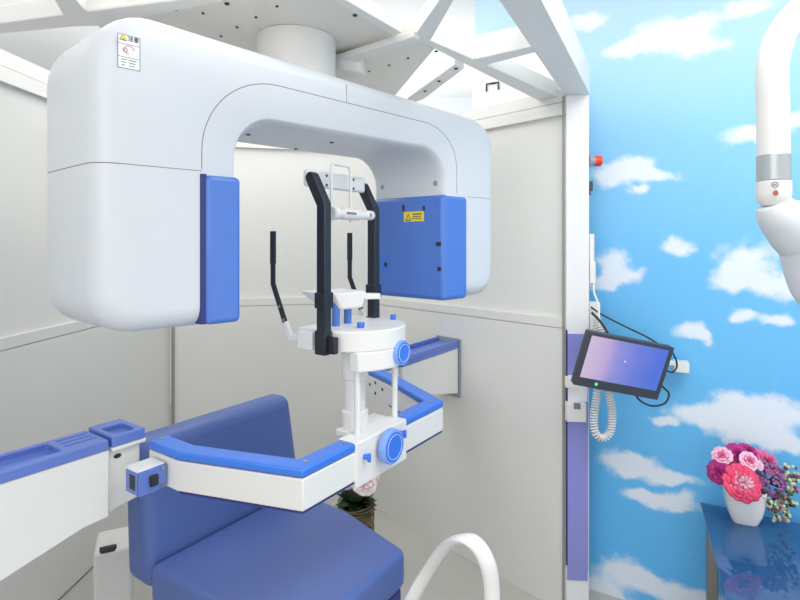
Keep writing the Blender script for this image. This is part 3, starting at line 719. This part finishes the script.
def leafs(bm, c, n, L, spread=1):
    for i in range(n):
        a = random.uniform(0, 2*PI); el = random.uniform(-.1, 1.0)
        d = Vector((math.cos(a)*math.cos(el), math.sin(a)*math.cos(el), math.sin(el))); x, y = frame_of(d)
        l = L*random.uniform(.7, 1.2); wd_ = l*.28
        p = [c, c+d*l*.4+x*wd_, c+d*l-ZN*l*.15, c+d*l*.4-x*wd_]; mid = c+d*l*.45+y*wd_*.35
        vs = [bm.verts.new(q) for q in p]; m_ = bm.verts.new(mid)
        for k in range(4): bm.faces.new((vs[k], vs[(k+1) % 4], m_))
TZ = .42
pb = onz(744, 521, TZ); YP = pb.y
fp = thing('flower_pot', 'white ceramic pot of pink and magenta artificial flowers on the glass table', 'potted flowers', (pb.x, pb.y, TZ))
def at2(px, py, dy=0): return at(px, py, YP+dy)
topz = at2(745, 487).z
bm = NB(); rings = []; hw = .0625; hx = Vector((.93, -.36, 0)); hy = Vector((.36, .93, 0))
for (f_, k_) in ((0, .60), (.06, .66), (.3, .84), (.6, .95), (1, 1.02), (1.0, .94), (.8, .92)):
    ring = []
    for i in range(40):
        a = 2*PI*i/40; ca, sa = math.cos(a), math.sin(a); e_ = 2/4.5
        sx_ = math.copysign(abs(ca)**e_, ca); sy_ = math.copysign(abs(sa)**e_, sa)
        ring.append(bm.verts.new(Vector((pb.x, pb.y, TZ+.0005+(topz-TZ)*f_))+hx*sx_*hw*k_+hy*sy_*hw*k_*.8))
    rings.append(ring)
for A, B in zip(rings, rings[1:]):
    for i in range(40): bm.faces.new((A[i], A[(i+1) % 40], B[(i+1) % 40], B[i]))
bm.faces.new(rings[0][::-1]); bm.faces.new(rings[-1])
obj('pot', bm, M['pot'], fp, ang=50)
bm = NB(); leafs(bm, Vector((pb.x, pb.y, topz-.005)), 46, .075); leafs(bm, at2(728, 470, -.02), 10, .05); leafs(bm, at2(742, 472, -.02), 12, .05); leafs(bm, at2(768, 482, 0), 10, .05)
obj('leaves', bm, M['leaf'], fp, ang=80, kind='stuff')
rose(at2(742, 483, -.075), .062, 'rred', fp, (-.05, -.85, .5), layers=6, m2='rpale')
rose(at2(719, 472, -.02), .040, 'rmag', fp, (-.75, -.6, .35))
rose(at2(722, 456, 0), .034, 'rpale', fp, (-.5, -.6, .7), m2='rpink')
rose(at2(737, 454, .01), .040, 'rmag', fp, (-.1, -.7, .8))
rose(at2(748, 452, .04), .036, 'rmag', fp, (.1, -.6, .9))
rose(at2(749, 461, -.04), .032, 'rpale', fp, (0, -.8, .6), m2='rpink')
rose(at2(766, 462, .03), .052, 'rpink', fp, (.4, -.55, .8), layers=6)
rose(at2(759, 465, -.045), .018, 'rpale', fp, (.2, -.8, .5), layers=3)
bm = NB()
for i in range(260):
    c = at2(771, 479, -.03); d = Vector((random.gauss(0, 1), random.gauss(0, 1), random.gauss(0, 1))).normalized()
    q = c+Vector((d.x*.046, d.y*.04, d.z*.055))*random.uniform(.85, 1.08); sphere(bm, q, random.uniform(.0035, .006), 6, 4)
obj('lilac_cluster', bm, M['lilac'], fp, kind='stuff')
for mname, seed, n_ in (('berry', 1, 90), ('berryr', 2, 50), ('leaf', 3, 30)):
    bm = NB(); random.seed(seed+40)
    for i in range(n_):
        k = random.random(); cx = 786+6*math.sin(k*5)+random.gauss(0, 5.0); cy = 468+k*52+random.gauss(0, 2.5)
        if cy > 505: cx -= 0; 
        if random.random() < .25: cx, cy = 776+random.gauss(0, 5), 505+random.gauss(0, 5)
        sphere(bm, at2(cx, cy, -.045+random.gauss(0, .012)), random.uniform(.0045, .0075), 7, 5)
    obj('berry_spray', bm, M[mname], fp, kind='stuff')
random.seed(11)
# second vase behind the seat
vY = 2.42; vc = at(356, 520, vY)
vs = thing('flower_vase', 'tall dark vase of pale pink flowers on the floor behind the blue seat', 'vase', (vc.x, vc.y, FL))
zt_ = at(356, 503, vY).z
b = NB(); lathe(b, (vc.x, vc.y, FL), [(.05, 0), (.055, .01), (.07, zt_*.5-FL), (.078, zt_-FL), (.072, zt_-FL), (.064, zt_*.5-FL), (0, .03)], seg=28); obj('vase_body', b, M['basket'], vs)
b = NB()
for i in range(26):
    z = zt_*random.uniform(.3, 1.0); tl = random.uniform(-.012, .012)
    tube(b, [Vector((vc.x+.083*math.cos(a), vc.y+.083*math.sin(a), z+tl*math.sin(a+i))) for a in [k/20*2*PI for k in range(20)]], .0022, 5, closed=True)
obj('raffia_wrap', b, M['straw'], vs, kind='stuff')
b = NB(); leafs(b, Vector((vc.x, vc.y, zt_)), 70, .10); leafs(b, Vector((vc.x-.03, vc.y, zt_-.05)), 20, .09); obj('leaves', b, M['leaf'], vs, kind='stuff', ang=80)
rose(at(364, 482, vY-.06), .062, 'rwhite', vs, (.3, -.6, .7), m2='rpale'); rose(at(349, 480, vY), .045, 'rpale', vs, (-.4, -.6, .7)); rose(at(372, 474, vY), .04, 'rwhite', vs, (.5, -.5, .7))

# ================= MONITOR, HANDSET, CABLES =================
mY = 1.93
c = at(623.5, 366, mY)
ang = math.radians(11.6); rx_ = Vector((math.cos(ang), .10, -math.sin(ang))).normalized(); 
fwd = Vector((-.05, -1, -.16)); fwd = (fwd-rx_*fwd.dot(rx_)).normalized(); upv = -rx_.cross(fwd)
if upv.z < 0: upv = -upv
mo = thing('wall_monitor', 'small black tilted monitor showing a purple blue screen beside the pillar', 'monitor', c+Vector((0, .05, -.12)))
MW, MH = 91/F*mY, 57/F*mY
def mbox(name, x0, x1, y0, y1, d0, d1, m, parent=mo, bev=0, lab=None):
    bm = NB(); box(bm, c+rx_*x0+upv*y0+fwd*d0, rx_*(x1-x0), upv*(y1-y0), fwd*(d1-d0)); return obj(name, bm, M[m], parent, bev, 2, lab)
mbox('housing', -MW/2, MW/2, -MH/2, MH/2, -.028, 0, 'bezel', bev=.004)
bz = .017
mbox('bezel_rim', -MW/2, MW/2, MH/2-.013, MH/2, 0, .003, 'bezel', bev=.001); mbox('bezel_rim', -MW/2, MW/2, -MH/2, -MH/2+.034, 0, .003, 'bezel', bev=.001)
mbox('bezel_rim', -MW/2, -MW/2+.016, -MH/2+.034, MH/2-.013, 0, .003, 'bezel', bev=.0005); mbox('bezel_rim', MW/2-.016, MW/2, -MH/2+.034, MH/2-.013, 0, .003, 'bezel', bev=.0005)
sx0, sx1, sy0, sy1 = -MW/2+.016, MW/2-.016, -MH/2+.034, MH/2-.013
bm = NB(); me = None
# the screen carries its own local frame so that Generated x runs across it
sm = bpy.data.meshes.new('screen'); sw = sx1-sx0; sh = sy1-sy0
sm.from_pydata([(0, 0, 0), (sw, 0, 0), (sw, sh, 0), (0, sh, 0), (0, 0, -.001), (sw, 0, -.001), (sw, sh, -.001), (0, sh, -.001)], [], [(0, 1, 2, 3), (7, 6, 5, 4), (0, 4, 5, 1), (1, 5, 6, 2), (2, 6, 7, 3), (3, 7, 4, 0)])
so = bpy.data.objects.new('screen', sm); COL.objects.link(so); so.parent = mo; sm.materials.append(M['screen'])
rot = Matrix((rx_, upv, fwd)).transposed().to_4x4(); so.matrix_basis = Matrix.Translation(c-ROOTLOC[mo.name]+rx_*sx0+upv*sy0+fwd*.0015) @ rot
so['label'] = 'lit purple and blue screen'; ROOTLOC[so.name] = ROOTLOC[mo.name]
b = NB(); cyl(b, c+rx_*(-MW/2+.084)+upv*(-MH/2+.018)+fwd*.003, fwd, .0045, .001, 14); obj('power_light', b, M['led'], mo, label='green light')
b = NB(); cyl(b, c+rx_*(.0)+upv*(.018)+fwd*.0016, fwd, .002, .0006, 12); obj('screen_mark', b, M['glow'], mo)
b = NB(); tube(b, [c-fwd*.02+rx_*.02, c-fwd*.10+rx_*.0, Vector((.79, 2.2, c.z+.03))], .014, 12); obj('mount_arm', b, M['bezel'], mo)
def cable(name, pts, r, m, label, n=8):
    bm = NB(); tube(bm, smooth_path(pts, n), r, 8); o = obj(name, bm, M[m]); tag(o, label, 'cable'); return o
cable('cable', [at(592, 313, 2.10), at(599, 320, 2.05), at(606, 330, 2.0), at(614, 345, 1.99)], .005, 'dark', 'thick short black cable running from the pillar down behind the monitor')
cable('cable', [at(591, 307, 2.15), at(601, 314, 2.10), at(622, 325, 2.05), at(645, 336, 2.02), at(660, 345, 1.99)], .0035, 'dark', 'thin black cable slanting along above the monitor top')
cable('cable', [at(655, 350, 1.99), at(664, 345, 2.0), at(672, 352, 2.0), at(677, 364, 2.0), at(673, 372, 1.99), at(664, 370, 1.98)], .0035, 'dark', 'small black cable loop at the right side of the monitor')
cable('cable', [at(636, 396, 1.98), at(642, 402, 1.97), at(653, 406, 1.96), at(665, 403, 1.97), at(669, 394, 1.98), at(664, 388, 1.98), at(655, 380, 1.98)], .0038, 'dark', 'black cable loop hanging below the monitor')
cable('cable', [at(594, 282, 2.155), at(594, 292, 2.13), at(598, 303, 2.10), at(599, 314, 2.09), at(600, 330, 2.05)], .0035, 'white', 'thin white cable hanging from the white slim box')
q = at(677, 367, 2.06)
b = NB(); box(b, q+Vector((-.012, 0, -.02)), Vector((.05, -.02, 0)), Vector((.02, .05, 0)), ZN*.040)
box(b, q+Vector((-.03, -.0, .005)), Vector((.02, 0, 0)), Vector((0, .05, 0)), ZN*.018)
tag(obj('socket_box', b, M['white'], None, .002, 2), 'small white plug bracket on the wallpaper right of the monitor', 'socket')
# coiled cord
bm = NB(); base = smooth_path([at(597, 318, 2.10), at(598, 345, 2.08), at(598, 385, 2.07), at(594, 415, 2.06), at(595, 432, 2.05), at(602, 438, 2.05), at(610, 432, 2.05), at(612, 412, 2.05), at(608, 385, 2.05), at(603, 350, 2.04), at(600, 325, 2.06)], 12)
Ls = [0]
for p, q in zip(base, base[1:]): Ls.append(Ls[-1]+(q-p).length)
T = Ls[-1]; turns = int(T/.0102); npts = turns*9; pts = []; j = 0
for i in range(npts+1):
    l = T*i/npts
    while j < len(Ls)-2 and Ls[j+1] < l: j += 1
    f_ = (l-Ls[j])/(Ls[j+1]-Ls[j]); p = base[j].lerp(base[j+1], f_); d = (base[j+1]-base[j]).normalized()
    x = Vector((0, 1, 0)); x = (x-d*x.dot(d)).normalized(); y = d.cross(x); a = 2*PI*turns*i/npts
    pts.append(p+(x*math.cos(a)+y*math.sin(a))*.0130)
tube(bm, pts, .0036, 6)
tag(obj('coiled_cord', bm, M['white']), 'coiled white cord looping below the monitor', 'cord')
# handset holder on the pillar
hh = thing('handset_holder', 'white switch holder with a grey key on the violet strip below the monitor', 'holder', (.72, 2.13, .7))
def pbox(name, x0, y0, x1, y1, Ya, dep, m, parent, bev=.003):
    p0 = at(x0, y1, Ya); p1 = at(x1, y0, Ya); bm = NB(); box(bm, p0, Vector((p1.x-p0.x, -.008, 0)), Vector((0, dep, 0)), ZN*(p1.z-p0.z)); return obj(name, bm, M[m], parent, bev, 2)
pbox('back_plate', 568, 375, 587, 402, 2.135, .004, 'pillar', hh)
pbox('lower_box', 567, 403, 586, 422, 2.11, .029, 'white', hh)
pbox('upper_box', 566, 377, 578, 388, 2.115, .022, 'white', hh)
pbox('key', 574, 403, 580, 409, 2.104, .006, 'seam', hh, .001)
# slim box, emergency button, dark switch on the pillar side
pbox_ = NB(); p0 = at(589.5, 285, 2.17)
sb = thing('slim_box', 'slim white box on the pillar edge above the black cables', 'box', (.79, 2.17, 1.2))
b = NB(); box(b, Vector((.7765, 2.150, at(590, 262, 2.16).z)), Vector((.020, 0, 0)), Vector((.002, .04, 0)), ZN*(.115)); obj('upper_part', b, M['white'], sb, .002, 2)
b = NB(); box(b, Vector((.7765, 2.146, at(590, 283, 2.16).z)), Vector((.024, 0, 0)), Vector((.002, .045, 0)), ZN*(.088)); obj('lower_part', b, M['white'], sb, .002, 2)
eb = thing('emergency_button', 'red push button in a grey collar on the pillar side', 'button', (.79, 2.17, at(592, 161, 2.17).z))
c1 = Vector((.7765, 2.17, at(592, 161, 2.17).z))
b = NB(); cyl(b, c1, (1, 0, 0), .030, .006, 28); cyl(b, c1+Vector((.006, 0, 0)), (1, 0, 0), .021, .020, 24); obj('collar', b, M['greyp'], eb, .001, 2)
b = NB(); lathe(b, c1+Vector((.022, 0, 0)), [(.012, 0), (.021, .004), (.0225, .010), (.0225, .028), (.018, .033)], (1, 0, 0), 28); obj('push_cap', b, M['red'], eb, label='red cap')
b = NB(); lathe(b, c1+Vector((.002, 0, .022)), [(.010, 0), (.010, .004)], (1, 0, 0), 20); obj('lock_tab', b, M['pillar'], eb)
sk = Vector((.7765, 2.15, at(592, 191, 2.16).z))
b = NB(); box(b, sk, Vector((.014, 0, 0)), Vector((0, .04, 0)), ZN*.04); box(b, sk+Vector((0, .004, -.018)), Vector((.007, 0, 0)), Vector((0, .03, 0)), ZN*.018)
tag(obj('wall_switch', b, M['bezel'], None, .002, 2), 'small dark switch on the pillar side below the red button', 'switch')
b = NB(); box(b, Vector((.7765, 2.148, at(592, 340, 2.15).z)), Vector((.042, -.004, 0)), Vector((.0, .04, 0)), ZN*.155)
tag(obj('intercom_box', b, M['white'], None, .003, 2), 'white box on the pillar edge partly hidden behind the monitor corner', 'box')

# ================= DENTAL LAMP ARM =================
LY = 1.02
da = thing('articulated_arm', 'white curved tubular arm with grey ring hanging at the right edge', 'medical arm', at(775, 200, LY))
pts = smooth_path([at(773.5, 157, LY), at(773, 110, LY), at(772, 78, LY), at(775, 52, LY), at(786, 28, LY), at(806, 6, LY), at(835, -18, LY), at(860, -60, LY)], 8)
pts += [Vector((pts[-1].x+.02, LY, 2.45)), Vector((pts[-1].x+.02, LY, 2.745))]
b = NB(); tube(b, pts, .0275, 28); obj('upper_tube', b, M['white'], da, ang=60)
p_ = at(773.5, 181, LY); b = NB(); lathe(b, p_, [(.0285, 0), (.0285, .05)], seg=36); obj('joint_ring', b, M['ring'], da, .001, 2, 'grey joint ring')
b = NB(); lathe(b, at(773.5, 204, LY), [(.0, -.006), (.02, -.003), (.028, .006), (.0295, .018), (.0295, .043), (.028, .044)], seg=36); obj('joint_cap', b, M['white'], da)
b = NB(); cyl(b, at(775.5, 193, LY-.029), (0, -1, 0), .005, .0012, 18); obj('indicator_button', b, mat('brown_dot', (170, 90, 70), .4, noise=.05), da, label='small brown red button')
b = NB(); cc = at(775, 184.5, LY-.029); tube(b, [cc+Vector((.006*math.cos(a), 0, .005*math.sin(a))) for a in [k/16*2*PI for k in range(16)]], .0008, 6, closed=True)
box(b, cc+Vector((-.003, 0, -.001)), Vector((.006, 0, 0)), Vector((0, .001, 0)), ZN*.002); obj('printed_mark', b, M['seam'], da)
# big curved lower body
pp = smooth_path([at(773.5, 203, LY), at(780, 215, LY), at(794, 226, LY), at(811, 240, LY), at(820, 270, LY), at(830, 300, LY), at(842, 340, LY)], 8); n_ = len(pp)
rs = [.0285+(.058-.0285)*min(1, max(0, (i/(n_-1)-.0)/.4)) - (.02*max(0, (i/(n_-1)-.75)/.25)) for i in range(n_)]
b = NB(); tube(b, pp, rs, 28); obj('lower_body', b, M['body'], da, ang=60)

# ================= GLASS TABLE =================
c0 = Vector((1.131, 1.979)); bd = Vector((.864, -.504)).normalized(); fd = Vector((-.236, -.542)).normalized()
gt = thing('glass_table', 'low table with dark blue glass top and steel legs before the sky wallpaper', 'table', (c0.x+.2, c0.y-.3, FL))
cs = [c0, c0+bd*.95, c0+bd*.95+fd*.85, c0+fd*.85]
b = NB(); prism(b, cs, TZ-.010, TZ); obj('glass_top', b, M['glass'], gt, .001, 2)
def ins(i, j): return c0+bd*i+fd*j
for (i, j) in ((.015, .03), (.90, .03), (.015, .80), (.90, .80)):
    b = NB(); p = ins(i, j); prism(b, [p, p+bd*.035, p+bd*.035+fd*.035, p+fd*.035], FL, TZ-.011); obj('leg', b, M['tsteel'], gt, .003, 2)
b = NB(); prism(b, [ins(.06, .05), ins(.90, .05), ins(.90, .82), ins(.06, .82)], .16, .175); obj('shelf', b, M['shelf'], gt, .002, 2)
b = NB(); prism(b, [ins(.06, .05), ins(.90, .05), ins(.90, .065), ins(.06, .065)], .18, TZ-.012); obj('back_panel', b, M['shelf'], gt)
h0 = onz(716, 588, .36)
b = NB(); tube(b, smooth_path([ins(.05, .30).to_3d()+ZN*.30, ins(.03, .32).to_3d()+ZN*.37, ins(.04, .40).to_3d()+ZN*.395, ins(.05, .52).to_3d()+ZN*.37, ins(.06, .56).to_3d()+ZN*.30], 6), .008, 12)
obj('handle', b, M['chrome'], gt)
q = ins(.30, .40)
b = NB(); lathe(b, (q.x, q.y, .176), [(.10, 0), (.115, .02), (.115, .06), (.10, .08), (0, .09)], seg=36)
tag(obj('round_cushion', b, M['cushion'], None, ang=50), 'round magenta cushion on the shelf under the glass table top', 'cushion')
